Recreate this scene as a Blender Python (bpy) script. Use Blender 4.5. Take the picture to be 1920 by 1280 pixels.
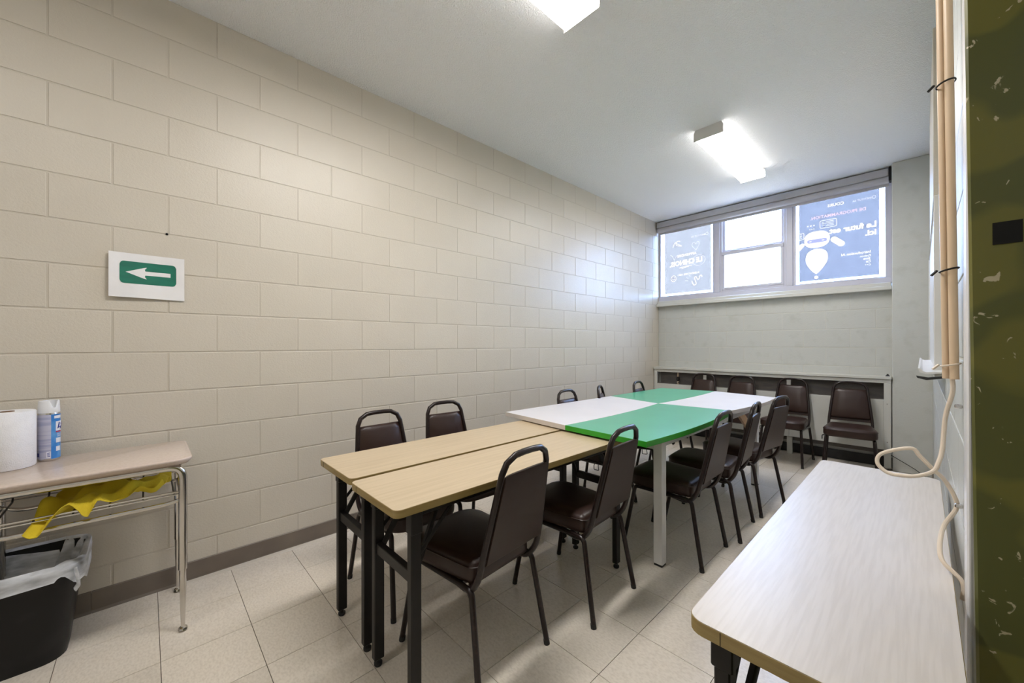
import bpy, math, random
from mathutils import Vector, Matrix
random.seed(7)
for o in list(bpy.data.objects): bpy.data.objects.remove(o)
sc = bpy.context.scene
COL = sc.collection
PI = math.pi
# ------------------------------------------------------------------ camera, world, exposure
CAM_YAW, CAM_PITCH, CAM_ROLL = 0.819875, 0.00135, -0.00144
CAM_POS = (2.66738, 0.32503, 1.25644)
cam = bpy.data.cameras.new('camera'); camo = bpy.data.objects.new('camera', cam); COL.objects.link(camo)
cam.sensor_width = 36.0; cam.lens = 725.26 / 1920 * 36.0
cam.shift_x = 8.23 / 1920; cam.shift_y = 4.83 / 1920
cam.clip_start = 0.02; cam.clip_end = 200
cy_, sy_ = math.cos(CAM_YAW), math.sin(CAM_YAW); cp_, sp_ = math.cos(CAM_PITCH), math.sin(CAM_PITCH)
fv = Vector((-sy_ * cp_, cy_ * cp_, sp_)); r0 = Vector((cy_, sy_, 0)); u0 = r0.cross(fv)
rv = math.cos(CAM_ROLL) * r0 + math.sin(CAM_ROLL) * u0; uv = -math.sin(CAM_ROLL) * r0 + math.cos(CAM_ROLL) * u0
M = Matrix((rv, uv, -fv)).transposed().to_4x4(); M.translation = Vector(CAM_POS)
camo.matrix_world = M
sc.camera = camo
sc.view_settings.view_transform = 'Standard'; sc.view_settings.look = 'None'
sc.view_settings.gamma = 1.0; sc.view_settings.use_curve_mapping = False
sc.view_settings.exposure = 1.87
SKY = 7.4
LAMP = 14.5
w = bpy.data.worlds.new('world'); sc.world = w; w.use_nodes = True
wn = w.node_tree.nodes; wk = w.node_tree.links
bg = wn['Background']; bg.inputs['Strength'].default_value = SKY
# overcast sky above the horizon, darker ground below it
wtc = wn.new('ShaderNodeTexCoord'); wsp = wn.new('ShaderNodeSeparateXYZ'); wk.new(wtc.outputs['Generated'], wsp.inputs[0])
wcr = wn.new('ShaderNodeValToRGB'); wcr.color_ramp.elements[0].position = .0; wcr.color_ramp.elements[1].position = .06
wcr.color_ramp.elements[0].color = (.22, .23, .22, 1); wcr.color_ramp.elements[1].color = (0.37, 0.58, 1.0, 1)
wk.new(wsp.outputs['Z'], wcr.inputs['Fac']); wk.new(wcr.outputs['Color'], bg.inputs['Color'])

# room goes on behind the camera; unseen fill light added to brighten its near end
al = bpy.data.lights.new('rear_fill_light', 'AREA'); al.shape = 'RECTANGLE'; al.size = .25; al.size_y = 1.2; al.energy = 3.6; al.color = (1.0, .965, .93)
alo = bpy.data.objects.new('rear_fill_light', al); COL.objects.link(alo); alo.location = (1.45, -.62, 2.93)

# ------------------------------------------------------------------ materials
def mat(name, base=(.5, .5, .5), rough=.5, metal=0.0, spec=.5, noise=None, bump=None, coat=0.0, vary=0.0, emit=None, stripes=None, bumps2=None):
    """noise=(scale, (r,g,b) second colour, contrast lo, hi, stretch xyz)  bump=(scale, strength, distance)"""
    m = bpy.data.materials.new(name); m.use_nodes = True
    nt = m.node_tree; N = nt.nodes; L = nt.links; b = N['Principled BSDF']
    b.inputs['Base Color'].default_value = (*base, 1); b.inputs['Roughness'].default_value = rough
    b.inputs['Metallic'].default_value = metal; b.inputs['Specular IOR Level'].default_value = spec
    b.inputs['Coat Weight'].default_value = coat
    tc = N.new('ShaderNodeTexCoord')
    colsock = None
    if noise:
        sca, c2, lo, hi, st = noise
        mp = N.new('ShaderNodeMapping'); mp.inputs['Scale'].default_value = st
        L.new(tc.outputs['Object'], mp.inputs['Vector'])
        if vary:
            oi = N.new('ShaderNodeObjectInfo'); vm = N.new('ShaderNodeVectorMath'); vm.operation = 'SCALE'
            vm.inputs[0].default_value = (13, 7, 3); L.new(oi.outputs['Random'], vm.inputs['Scale'])
            L.new(vm.outputs[0], mp.inputs['Location'])
        nz = N.new('ShaderNodeTexNoise'); nz.inputs['Scale'].default_value = sca; nz.inputs['Detail'].default_value = 6
        L.new(mp.outputs[0], nz.inputs['Vector'])
        cr = N.new('ShaderNodeValToRGB'); cr.color_ramp.elements[0].position = lo; cr.color_ramp.elements[1].position = hi
        cr.color_ramp.elements[0].color = (*base, 1); cr.color_ramp.elements[1].color = (*c2, 1)
        L.new(nz.outputs['Fac'], cr.inputs['Fac']); colsock = cr.outputs['Color']
    if vary:
        oi = N.new('ShaderNodeObjectInfo'); mr = N.new('ShaderNodeMapRange')
        mr.inputs['To Min'].default_value = 1 - vary; mr.inputs['To Max'].default_value = 1 + vary
        L.new(oi.outputs['Random'], mr.inputs['Value'])
        hs = N.new('ShaderNodeHueSaturation'); L.new(mr.outputs[0], hs.inputs['Value'])
        if colsock: L.new(colsock, hs.inputs['Color'])
        else: hs.inputs['Color'].default_value = (*base, 1)
        colsock = hs.outputs['Color']
    if colsock: L.new(colsock, b.inputs['Base Color'])
    if bump:
        prev = None
        for (bs, strength, dist) in ([bump] if not bumps2 else [bump, bumps2]):
            n2 = N.new('ShaderNodeTexNoise'); n2.inputs['Scale'].default_value = bs; n2.inputs['Detail'].default_value = 3
            L.new(tc.outputs['Object'], n2.inputs['Vector'])
            bp = N.new('ShaderNodeBump'); bp.inputs['Strength'].default_value = strength; bp.inputs['Distance'].default_value = dist
            L.new(n2.outputs['Fac'], bp.inputs['Height'])
            if prev: L.new(prev, bp.inputs['Normal'])
            prev = bp.outputs[0]
        L.new(prev, b.inputs['Normal'])
    if emit:
        b.inputs['Emission Color'].default_value = (*emit[0], 1); b.inputs['Emission Strength'].default_value = emit[1]
    return m

PAINT = (.62, .57, .485)
M_wall = mat('painted_block', PAINT, .34, noise=(3, (.59, .54, .455), .3, .8, (1, 1, 1)), bump=(110, .30, .003), bumps2=(300, .25, .002), vary=.012)
M_pit = mat('block_paint_pitted', (.55, .56, .53), .42, noise=(9, (.48, .49, .45), .55, .8, (1, 1, 1)), bump=(100, .3, .003), bumps2=(260, .3, .002), vary=.012)
M_mortar = mat('painted_mortar', (.58, .53, .45), .45, bump=(120, .4, .002))
M_mortar2 = mat('painted_mortar_grey', (.58, .575, .52), .5, bump=(120, .4, .002))
M_ceil = mat('stipple_ceiling', (.90, .91, .93), .9, bump=(130, .8, .012), bumps2=(45, .3, .01))
M_tile = mat('vinyl_tile', (.73, .665, .575), .27, noise=(75, (.63, .565, .48), .40, .70, (1, 1.7, 1)), bump=(9, .03, .01), vary=.045)
M_grout = mat('tile_joint', (.05, .04, .03), .9, noise=(4, (.16, .12, .09), .4, .7, (1, 1, 1)))
M_base = mat('vinyl_baseboard', (.16, .13, .105), .42, noise=(5, (.20, .165, .13), .4, .7, (1, 1, 1)))
M_basedark = mat('black_base', (.025, .025, .028), .5, noise=(6, (.06, .055, .05), .5, .8, (1, 1, 1)))
M_white = mat('white_enamel', (.70, .69, .67), .38, noise=(4, (.64, .63, .60), .5, .8, (1, 1, 1)))
M_heater = mat('heater_enamel', (.60, .60, .56), .42, noise=(3, (.52, .51, .46), .5, .85, (1, 1, 1)), bump=(25, .05, .004))
M_heatdark = mat('heater_inside', (.13, .12, .115), .7, noise=(7, (.20, .17, .15), .4, .8, (1, 1, 4)))
M_frame = mat('window_frame_grey', (.55, .55, .63), .45, noise=(4, (.50, .50, .58), .4, .8, (1, 1, 1)))
M_blind = mat('roller_blind', (.50, .49, .51), .6, noise=(3, (.46, .45, .48), .4, .7, (1, 1, 1)))
M_black = mat('black_metal', (.009, .008, .0075), .42, spec=.3, noise=(20, (.014, .011, .010), .4, .8, (1, 1, 1)))
M_bronze = mat('brown_frame', (.011, .0050, .0045), .30, spec=.4, noise=(60, (.035, .017, .014), .55, .75, (1, 1, 1)), coat=.1)
M_vinyl = mat('brown_vinyl', (.028, .0115, .008), .36, spec=.42, noise=(12, (.033, .017, .013), .3, .8, (1, 1, 1)), bump=(90, .10, .002))
M_vinylback = mat('brown_vinyl_back', (.040, .021, .016), .42, spec=.3, noise=(30, (.042, .027, .023), .3, .8, (1, 1, 1)))
M_chrome = mat('chrome', (.62, .60, .57), .16, metal=1.0, noise=(9, (.45, .42, .38), .5, .9, (1, 1, 1)))
M_desk = mat('desk_laminate', (.60, .50, .43), .22, noise=(90, (.56, .46, .39), .45, .7, (1, 1, 1)))
M_rub = mat('black_rubber', (.015, .015, .015), .7, noise=(20, (.03, .03, .03), .5, .8, (1, 1, 1)))
M_plastic = mat('black_plastic', (.006, .006, .0065), .40, spec=.3, noise=(8, (.016, .016, .017), .5, .8, (1, 1, 1)))
M_paper = mat('paper', (.80, .79, .79), .8, noise=(10, (.76, .75, .75), .4, .7, (1, 1, 1)), bump=(14, .12, .01))
M_green = mat('sign_green', (.005, .17, .105), .5, noise=(12, (.004, .13, .085), .4, .7, (1, 1, 3)))
M_towel = mat('paper_towel', (.82, .82, .84), .9, noise=(30, (.78, .78, .80), .4, .7, (1, 1, 1)), bump=(260, .5, .003))
M_card = mat('cardboard', (.25, .15, .09), .8, noise=(20, (.20, .12, .07), .4, .7, (1, 1, 1)))
M_canwhite = mat('spray_cap_white', (.80, .81, .83), .35, noise=(20, (.78, .79, .81), .4, .7, (1, 1, 1)))
M_canblue = mat('spray_label_blue', (.03, .20, .58), .3, noise=(14, (.22, .50, .78), .45, .75, (1, 1, .6)))
M_cangrey = mat('spray_label_text_panel', (.50, .50, .60), .35, noise=(9, (.36, .37, .52), .48, .55, (.2, .2, 6)))
M_red = mat('label_red', (.50, .03, .05), .4, noise=(9, (.45, .03, .05), .4, .7, (1, 1, 1)))
M_navy = mat('label_navy', (.02, .04, .25), .4, noise=(9, (.02, .03, .2), .4, .7, (1, 1, 1)))
M_labw = mat('label_white', (.78, .79, .84), .4, noise=(9, (.72, .74, .8), .4, .7, (1, 1, 1)))
M_yellow = mat('yellow_cloth', (.66, .50, .02), .9, noise=(7, (.50, .36, .02), .45, .8, (1, 1, 1)), bump=(200, .4, .003))
M_beige = mat('beige_conduit', (.66, .50, .34), .38, noise=(6, (.60, .45, .30), .4, .8, (1, 1, .3)))
M_cord = mat('cream_cord', (.74, .64, .52), .45, noise=(6, (.66, .56, .45), .4, .8, (1, 1, 1)))
M_wood = mat('pine_timber', (.60, .40, .24), .6, noise=(5, (.46, .28, .15), .4, .75, (1, 12, 12)))
M_white_top = mat('white_panel', (.74, .72, .74), .30, noise=(5, (.71, .69, .71), .4, .8, (1, 1, 1)), bump=(30, .03, .002))
M_green_top = mat('green_panel', (.085, .40, .23), .28, noise=(5, (.075, .37, .21), .4, .8, (1, 1, 1)), bump=(30, .03, .002))
M_green_edge = mat('green_edge', (.03, .34, .02), .4, noise=(8, (.028, .30, .02), .4, .8, (1, 1, 1)))
M_white_edge = mat('white_edge', (.66, .60, .56), .5, noise=(8, (.60, .55, .50), .4, .8, (1, 1, 1)))
M_hole = mat('dark_hole', (.004, .004, .004), .9, noise=(8, (.008, .008, .008), .4, .8, (1, 1, 1)))
M_board = mat('whiteboard', (.78, .78, .80), .25, noise=(3, (.75, .75, .78), .4, .8, (1, 1, 1)))

def wood_top(name, base, c2, edge=False, sc_=(2, 40, 40), rough=.33):
    m = mat(name, base, rough, noise=(2.2, c2, .42, .62, sc_))
    return m
M_oak = wood_top('oak_laminate', (.55, .44, .295), (.50, .395, .255), sc_=(26, 1.2, 10), rough=.42)
M_oakedge = wood_top('oak_edge', (.36, .265, .10), (.30, .21, .075), sc_=(3, 3, 40))
M_pale = wood_top('pale_laminate', (.60, .55, .49), (.555, .505, .445), sc_=(60, 3, 10), rough=.36)  # whiter than the oak tops; window glare partly put into the base colour

def olive_paint():
    m = bpy.data.materials.new('olive_chipped_paint'); m.use_nodes = True
    N = m.node_tree.nodes; L = m.node_tree.links; b = N['Principled BSDF']; b.inputs['Roughness'].default_value = .38
    tc = N.new('ShaderNodeTexCoord')
    n1 = N.new('ShaderNodeTexNoise'); n1.inputs['Scale'].default_value = 5; n1.inputs['Detail'].default_value = 1.5
    L.new(tc.outputs['Object'], n1.inputs['Vector'])
    r1 = N.new('ShaderNodeValToRGB'); r1.color_ramp.elements[0].position = .47; r1.color_ramp.elements[1].position = .51
    r1.color_ramp.elements[0].color = (.105, .110, .030, 1); r1.color_ramp.elements[1].color = (.165, .155, .035, 1)
    L.new(n1.outputs['Fac'], r1.inputs['Fac'])
    mp = N.new('ShaderNodeMapping'); mp.inputs['Scale'].default_value = (26, 26, 20); mp.inputs['Location'].default_value = (3.1, 1.7, .4)
    L.new(tc.outputs['Object'], mp.inputs['Vector'])
    n2 = N.new('ShaderNodeTexNoise'); n2.inputs['Scale'].default_value = 1.3; n2.inputs['Detail'].default_value = 4; n2.inputs['Distortion'].default_value = 1.2
    L.new(mp.outputs[0], n2.inputs['Vector'])
    r2 = N.new('ShaderNodeValToRGB'); r2.color_ramp.elements[0].position = .665; r2.color_ramp.elements[1].position = .68
    L.new(n2.outputs['Fac'], r2.inputs['Fac'])
    mx = N.new('ShaderNodeMix'); mx.data_type = 'RGBA'; L.new(r2.outputs['Color'], mx.inputs[0]); L.new(r1.outputs['Color'], mx.inputs[6])
    mx.inputs[7].default_value = (.52, .46, .30, 1); L.new(mx.outputs[2], b.inputs['Base Color'])
    bp = N.new('ShaderNodeBump'); bp.inputs['Strength'].default_value = .2; bp.inputs['Distance'].default_value = .002; bp.invert = True
    L.new(r2.outputs['Color'], bp.inputs['Height']); L.new(bp.outputs[0], b.inputs['Normal'])
    return m
M_olive = olive_paint()

def emissive(name, c, s):
    m = bpy.data.materials.new(name); m.use_nodes = True
    N = m.node_tree.nodes; L = m.node_tree.links
    for n in list(N):
        if n.type != 'OUTPUT_MATERIAL': N.remove(n)
    e = N.new('ShaderNodeEmission'); e.inputs['Color'].default_value = (*c, 1); e.inputs['Strength'].default_value = s
    L.new(e.outputs[0], N['Material Output'].inputs['Surface']); return m
M_lamp = emissive('fluorescent_lens', (1.0, .965, .93), LAMP)
M_lamp_far = emissive('fluorescent_lens_far_dimmed', (1.0, .965, .93), LAMP * .78)  # far lens given weaker emission to darken the far end of the room
M_lampside = emissive('fluorescent_lens_side', (1.0, .965, .93), 1.6)
M_glow = emissive('emissive_print_white', (1, 1, 1), .38)  # print glow is put into emission in place of daylight from behind
M_glowpink = emissive('emissive_print_pink', (.86, .66, .92), .34)
M_glowsoft = emissive('emissive_print_pale', (.80, .83, 1.0), .33)
M_glowlilac = emissive('emissive_print_lilac', (.42, .47, .80), .34)

def glassy(name, tint, gloss=.06):
    m = bpy.data.materials.new(name); m.use_nodes = True
    N = m.node_tree.nodes; L = m.node_tree.links; N.remove(N['Principled BSDF'])
    t = N.new('ShaderNodeBsdfTransparent'); t.inputs['Color'].default_value = (*tint, 1)
    g = N.new('ShaderNodeBsdfGlossy'); g.inputs['Roughness'].default_value = .05
    mx = N.new('ShaderNodeMixShader'); mx.inputs[0].default_value = gloss
    L.new(t.outputs[0], mx.inputs[1]); L.new(g.outputs[0], mx.inputs[2]); L.new(mx.outputs[0], N['Material Output'].inputs['Surface']); return m
M_glass = glassy('window_glass', (.97, .98, 1.0), .04)
def film(name, tint, dif):
    m = bpy.data.materials.new(name); m.use_nodes = True
    N = m.node_tree.nodes; L = m.node_tree.links; N.remove(N['Principled BSDF'])
    t = N.new('ShaderNodeBsdfTransparent'); t.inputs['Color'].default_value = (*tint, 1)
    d = N.new('ShaderNodeBsdfTranslucent'); d.inputs['Color'].default_value = (*dif, 1)
    mx = N.new('ShaderNodeAddShader')
    L.new(t.outputs[0], mx.inputs[0]); L.new(d.outputs[0], mx.inputs[1]); L.new(mx.outputs[0], N['Material Output'].inputs['Surface']); return m
M_filmR = film('blue_window_film', (.222, .199, .186), (.0005, .0006, .0008))
M_filmL = film('pale_window_film', (.272, .230, .192), (.0005, .0006, .0008))

def liner_mat():
    m = bpy.data.materials.new('clear_bin_liner'); m.use_nodes = True
    N = m.node_tree.nodes; L = m.node_tree.links; b = N['Principled BSDF']
    b.inputs['Base Color'].default_value = (.80, .83, .88, 1); b.inputs['Roughness'].default_value = .3
    tc = N.new('ShaderNodeTexCoord'); mp = N.new('ShaderNodeMapping'); mp.inputs['Scale'].default_value = (9, 9, 26)
    nz = N.new('ShaderNodeTexNoise'); nz.inputs['Scale'].default_value = 1.2; nz.inputs['Detail'].default_value = 3
    L.new(tc.outputs['Object'], mp.inputs['Vector']); L.new(mp.outputs[0], nz.inputs['Vector'])
    mr = N.new('ShaderNodeMapRange'); mr.inputs['From Min'].default_value = .3; mr.inputs['From Max'].default_value = .7
    mr.inputs['To Min'].default_value = .42; mr.inputs['To Max'].default_value = .95
    L.new(nz.outputs['Fac'], mr.inputs['Value']); L.new(mr.outputs[0], b.inputs['Alpha'])
    bp = N.new('ShaderNodeBump'); bp.inputs['Strength'].default_value = .6; bp.inputs['Distance'].default_value = .01
    L.new(nz.outputs['Fac'], bp.inputs['Height']); L.new(bp.outputs[0], b.inputs['Normal'])
    return m
M_liner = liner_mat()

# ------------------------------------------------------------------ mesh helpers
class MB:
    def __init__(s): s.v = []; s.f = []; s.m = []
    def add(s, vs, fs, mi=0):
        o = len(s.v); s.v += [tuple(v) for v in vs]; s.f += [tuple(i + o for i in f) for f in fs]; s.m += [mi] * len(fs); return s
    def box(s, a, b, mi=0):
        x0, y0, z0 = a; x1, y1, z1 = b
        return s.add([(x0, y0, z0), (x1, y0, z0), (x1, y1, z0), (x0, y1, z0), (x0, y0, z1), (x1, y0, z1), (x1, y1, z1), (x0, y1, z1)],
                     [(0, 3, 2, 1), (4, 5, 6, 7), (0, 1, 5, 4), (1, 2, 6, 5), (2, 3, 7, 6), (3, 0, 4, 7)], mi)
    def bbox(s, a, b, r=.002, mi=0):
        """bevelled box: eight-sided rings"""
        x0, y0, z0 = a; x1, y1, z1 = b
        def ring(z, i):
            X0, X1, Y0, Y1 = x0 + i, x1 - i, y0 + i, y1 - i
            return [(X0 + r, Y0, z), (X1 - r, Y0, z), (X1, Y0 + r, z), (X1, Y1 - r, z), (X1 - r, Y1, z), (X0 + r, Y1, z), (X0, Y1 - r, z), (X0, Y0 + r, z)]
        return s.loft([ring(z0, r), ring(z0 + r, 0), ring(z1 - r, 0), ring(z1, r)], True, True, mi)
    def loft(s, rings, cap0=True, cap1=True, mi=0, closed=False):
        n = len(rings[0]); vs = [p for r in rings for p in r]; fs = []
        R = len(rings); last = R if closed else R - 1
        for i in range(last):
            a = i * n; b = ((i + 1) % R) * n
            for j in range(n):
                k = (j + 1) % n; fs.append((a + j, a + k, b + k, b + j))
        if not closed:
            if cap0: fs.append(tuple(range(n - 1, -1, -1)))
            if cap1: fs.append(tuple((R - 1) * n + j for j in range(n)))
        return s.add(vs, fs, mi)
    def sweep(s, path, r, n=8, mi=0, sq=False, up=None, ry=None, caps=True):
        """tube along a path; sq = rounded-square section; r, ry half sizes"""
        P = [Vector(p) for p in path]; ry = ry or r
        if sq:
            c = .35; sec = [(1, -c), (1, c), (c, 1), (-c, 1), (-1, c), (-1, -c), (-c, -1), (c, -1)]
            if sq == 'hard': c = .85; sec = [(1, -c), (1, c), (c, 1), (-c, 1), (-1, c), (-1, -c), (-c, -1), (c, -1)]
        else: sec = [(math.cos(2 * PI * i / n), math.sin(2 * PI * i / n)) for i in range(n)]
        t0 = (P[1] - P[0]).normalized(); u = Vector(up) if up else (Vector((0, 0, 1)) if abs(t0.z) < .9 else Vector((1, 0, 0)))
        u = (u - t0 * u.dot(t0)).normalized(); rings = []
        for i, p in enumerate(P):
            if i == 0: t = t0
            elif i == len(P) - 1: t = (P[i] - P[i - 1]).normalized()
            else: t = ((P[i] - P[i - 1]).normalized() + (P[i + 1] - P[i]).normalized()).normalized()
            u = (u - t * u.dot(t)).normalized(); v = t.cross(u)
            rings.append([p + u * (a * r) + v * (b * ry) for a, b in sec])
        return s.loft(rings, caps, caps, mi)
    def lathe(s, prof, c=(0, 0, 0), n=24, mi=0, a0=0, a1=2 * PI, cap0=True, cap1=True):
        full = abs(a1 - a0 - 2 * PI) < 1e-6
        rings = []
        for r, z in prof:
            m = n if full else n + 1
            rings.append([(c[0] + r * math.cos(a0 + (a1 - a0) * i / n), c[1] + r * math.sin(a0 + (a1 - a0) * i / n), c[2] + z) for i in range(m)])
        if full: return s.loft(rings, cap0, cap1, mi)
        nn = n + 1; vs = [p for r in rings for p in r]; fs = []
        for i in range(len(rings) - 1):
            for j in range(n): fs.append((i * nn + j, i * nn + j + 1, (i + 1) * nn + j + 1, (i + 1) * nn + j))
        return s.add(vs, fs, mi)
    def prism(s, outline, z0, z1, mi=0, mside=None, bev=0.0):
        n = len(outline); mside = mi if mside is None else mside
        if bev:
            inn = inset(outline, bev)
            rings = [[(x, y, z0) for x, y in inn], [(x, y, z0 + bev) for x, y in outline], [(x, y, z1 - bev) for x, y in outline], [(x, y, z1) for x, y in inn]]
        else: rings = [[(x, y, z0) for x, y in outline], [(x, y, z1) for x, y in outline]]
        s.loft(rings, False, False, mside)
        R = len(rings)
        s.add(rings[0], [tuple(range(n - 1, -1, -1))], mside); s.add(rings[-1], [tuple(range(n))], mi); return s
    def mesh(s, name, mats, smooth=True, ang=35):
        me = bpy.data.meshes.new(name); me.from_pydata([tuple(v) for v in s.v], [], s.f)
        for m in (mats if isinstance(mats, (list, tuple)) else [mats]): me.materials.append(m)
        me.polygons.foreach_set('material_index', s.m)
        if smooth:
            me.polygons.foreach_set('use_smooth', [True] * len(s.f)); me.set_sharp_from_angle(angle=math.radians(ang))
        me.update(); return me
    def build(s, name, mats, parent=None, smooth=True, loc=None, ang=35):
        return link(name, s.mesh(name, mats, smooth, ang), parent, loc)

def inset(ol, d):
    n = len(ol); out = []
    for i in range(n):
        p, q, r = Vector(ol[i - 1]), Vector(ol[i]), Vector(ol[(i + 1) % n])
        a = (q - p).normalized(); b = (r - q).normalized()
        na = Vector((-a.y, a.x)); nb = Vector((-b.y, b.x)); k = (na + nb)
        k = k / max(.3, k.length_squared / 2) if k.length > 1e-6 else na
        out.append((q.x + k.x * d, q.y + k.y * d))
    return out
def link(name, me, parent=None, loc=None, rot=None):
    o = bpy.data.objects.new(name, me); COL.objects.link(o)
    if parent: o.parent = parent
    if loc: o.location = loc
    if rot: o.rotation_euler = rot
    return o
def tag(o, label, cat, group=None):
    o['label'] = label; o['category'] = cat
    if group: o['group'] = group
    return o
def thing(name, label, cat, loc=(0, 0, 0), rz=0, group=None):
    o = bpy.data.objects.new(name, None); COL.objects.link(o); o.location = loc; o.rotation_euler = (0, 0, rz); o.empty_display_size = .1
    return tag(o, label, cat, group)
def struct(o): o['kind'] = 'structure'; return o
def sroot(name, loc=(0, 0, 0)):
    o = bpy.data.objects.new(name, None); COL.objects.link(o); o.location = loc; return struct(o)
def kids(o): return [c for c in bpy.data.objects if c.parent == o]
def copy_tree(o, parent=None):
    c = o.copy(); COL.objects.link(c)
    if parent: c.parent = parent
    for ch in kids(o): copy_tree(ch, c)
    return c
def rrect(x0, y0, x1, y1, r, n=5):
    rs = r if isinstance(r, (list, tuple)) else [r] * 4
    out = []
    for (cx, cy, a, rr) in ((x0, y0, PI, rs[0]), (x1, y0, 1.5 * PI, rs[1]), (x1, y1, 0, rs[2]), (x0, y1, .5 * PI, rs[3])):
        ox = cx + rr if cx == x0 else cx - rr; oy = cy + rr if cy == y0 else cy - rr
        for i in range(n + 1):
            t = a + .5 * PI * i / n; out.append((ox + rr * math.cos(t), oy + rr * math.sin(t)))
    return out
def bend(pts, r, n=5):
    """round the corners of a polyline"""
    P = [Vector(p) for p in pts]; out = [P[0]]
    for i in range(1, len(P) - 1):
        a, b, c = P[i - 1], P[i], P[i + 1]; d1 = (a - b); d2 = (c - b); rr = min(r, d1.length * .49, d2.length * .49)
        p1 = b + d1.normalized() * rr; p2 = b + d2.normalized() * rr
        for k in range(n + 1):
            t = k / n; out.append((1 - t) ** 2 * p1 + 2 * t * (1 - t) * b + t * t * p2)
    out.append(P[-1]); return out
def text_mesh(body, size, mirror=False, depth=.0008, spacing=1.0, bold=0.0, align='LEFT'):
    cu = bpy.data.curves.new('lettering', 'FONT'); cu.body = body; cu.size = size; cu.extrude = depth; cu.space_character = spacing
    cu.align_x = align; cu.offset = bold; cu.resolution_u = 3
    o = bpy.data.objects.new('tmp', cu); COL.objects.link(o)
    dg = bpy.context.evaluated_depsgraph_get(); me = bpy.data.meshes.new_from_object(o.evaluated_get(dg))
    bpy.data.objects.remove(o); bpy.data.curves.remove(cu); return me

# ------------------------------------------------------------------ room
B = .2032; W = 2.735; D = 5.88; H = 15 * B; Y0 = -1.6; WALLT = .12
T = .3048
# ceiling, floor slab
struct(MB().box((-WALLT, Y0 - WALLT, H), (W + .5, D + WALLT, H + .1)).build('ceiling', M_ceil, smooth=False))
floor = struct(MB().box((-WALLT, Y0 - WALLT, -.1), (W + .5, D + WALLT, -.0035)).build('floor', M_grout, smooth=False))
def tile_mesh(a, b, c, d):
    g = .0011; r = .0004
    return MB().loft([[(a + g, b + g, -.0035), (c - g, b + g, -.0035), (c - g, d - g, -.0035), (a + g, d - g, -.0035)],
                      [(a + g, b + g, -r), (c - g, b + g, -r), (c - g, d - g, -r), (a + g, d - g, -r)],
                      [(a + g + r, b + g + r, 0), (c - g - r, b + g + r, 0), (c - g - r, d - g - r, 0), (a + g + r, d - g - r, 0)]], False, True)
tm = tile_mesh(0, 0, T, T).mesh('tile', M_tile, False)
TX, TY = -.0048, .3654
for i in range(0, 9):
    for j in range(-7, 18):
        x, y = TX + i * T, TY + j * T
        x1, y1 = min(x + T, W), min(y + T, D)
        xx, yy = max(x, 0), max(y, Y0)
        if x1 - xx < .02 or y1 - yy < .02: continue
        if (x1 - xx) > T - .01 and (y1 - yy) > T - .01: o = link('tile', tm, floor, (x, y, 0))
        else: o = link('tile', tile_mesh(0, 0, x1 - xx, y1 - yy).mesh('tile', M_tile, False), floor, (xx, yy, 0))
        if (i + j) % 2: pass

# block walls: local frame u along wall, v up, depth outwards
J = .0036; DEP = .0024
def block_mesh(L_, h, m):
    g = J; r = .0018
    a, b, c, d = g, g, L_ - g, h - g
    return MB().loft([[(a, 0, b), (c, 0, b), (c, 0, d), (a, 0, d)], [(a, -DEP + .0008, b), (c, -DEP + .0008, b), (c, -DEP + .0008, d), (a, -DEP + .0008, d)],
                      [(a + r, -DEP, b + r), (c - r, -DEP, b + r), (c - r, -DEP, d - r), (a + r, -DEP, d - r)]], False, True).mesh('block', m, False)
BM = {}
def blocks(parent, u0, u1, rows, odd_off, mat_, place, cut=None):
    """place(u,z)->(loc, rotz).  Rows are courses from the floor; the head joints sit at odd_off + n*2B (odd courses) or shifted by B"""
    for r in rows:
        off = odd_off if r % 2 else odd_off + B
        n0 = math.floor((u0 - off) / (2 * B)); n = n0
        while off + n * 2 * B < u1 - 1e-6:
            a = max(u0, off + n * 2 * B); b = min(u1, off + (n + 1) * 2 * B); n += 1
            segs = [(a, b)]
            if cut and cut(r): 
                c0, c1 = cut(r); segs = [(p, q) for p, q in ((a, min(b, c0)), (max(a, c1), b)) if q - p > .03]
            for p, q in segs:
                if q - p < .03: continue
                k = (round(q - p, 3), mat_.name)
                if k not in BM: BM[k] = block_mesh(q - p, B, mat_)
                loc, rz = place(p, q, r * B); link('block', BM[k], parent, loc, (0, 0, rz))
wl = struct(MB().box((-WALLT, Y0 - WALLT, 0), (-DEP, D + WALLT, H)).build('wall_left', M_mortar, smooth=False))
# faces +x : local -y -> +x  => rotate +90deg: local x -> +y, local -y -> +x
blocks(wl, -.6096, D, range(0, 15), 0.0, M_wall, lambda p, q, z: ((-DEP, p, z), PI / 2))
SILL = 1.80
wf = struct(MB().box((0, D + DEP, 0), (2.47, D + .2, SILL - .0)).build('wall_far', M_mortar2, smooth=False))
blocks(wf, 0.0, 2.47, range(0, 9), .307 - 2 * B, M_pit, lambda p, q, z: ((p, D + DEP, z), 0))
# pilaster in the far right corner
wc = struct(MB().bbox((2.465, 5.72, 0), (W + .05, D + .2, H), .006).build('wall_corner', M_pit))
wr = struct(MB().box((W + DEP, 1.545, 0), (W + .25, D + .2, H)).box((W + DEP, Y0, 0), (W + .25, .50, H)).box((W + DEP, .50, 2.13), (W + .25, 1.545, H)).build('wall_right', M_mortar2, smooth=False))
# faces -x : rotate -90: local x -> -y, local -y -> -x
blocks(wr, 1.62, 5.72, range(0, 15), .12, M_pit, lambda p, q, z: ((W + DEP, q, z), -PI / 2))
struct(MB().box((-WALLT, Y0 - .15, 0), (W + .3, Y0, H)).build('wall_near', M_wall, smooth=False))
# smooth plaster return beside the door frame
struct(MB().bbox((W - .006, 1.545, 0), (W + DEP, 1.62, H), .003).build('trim_1', M_board))
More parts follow.
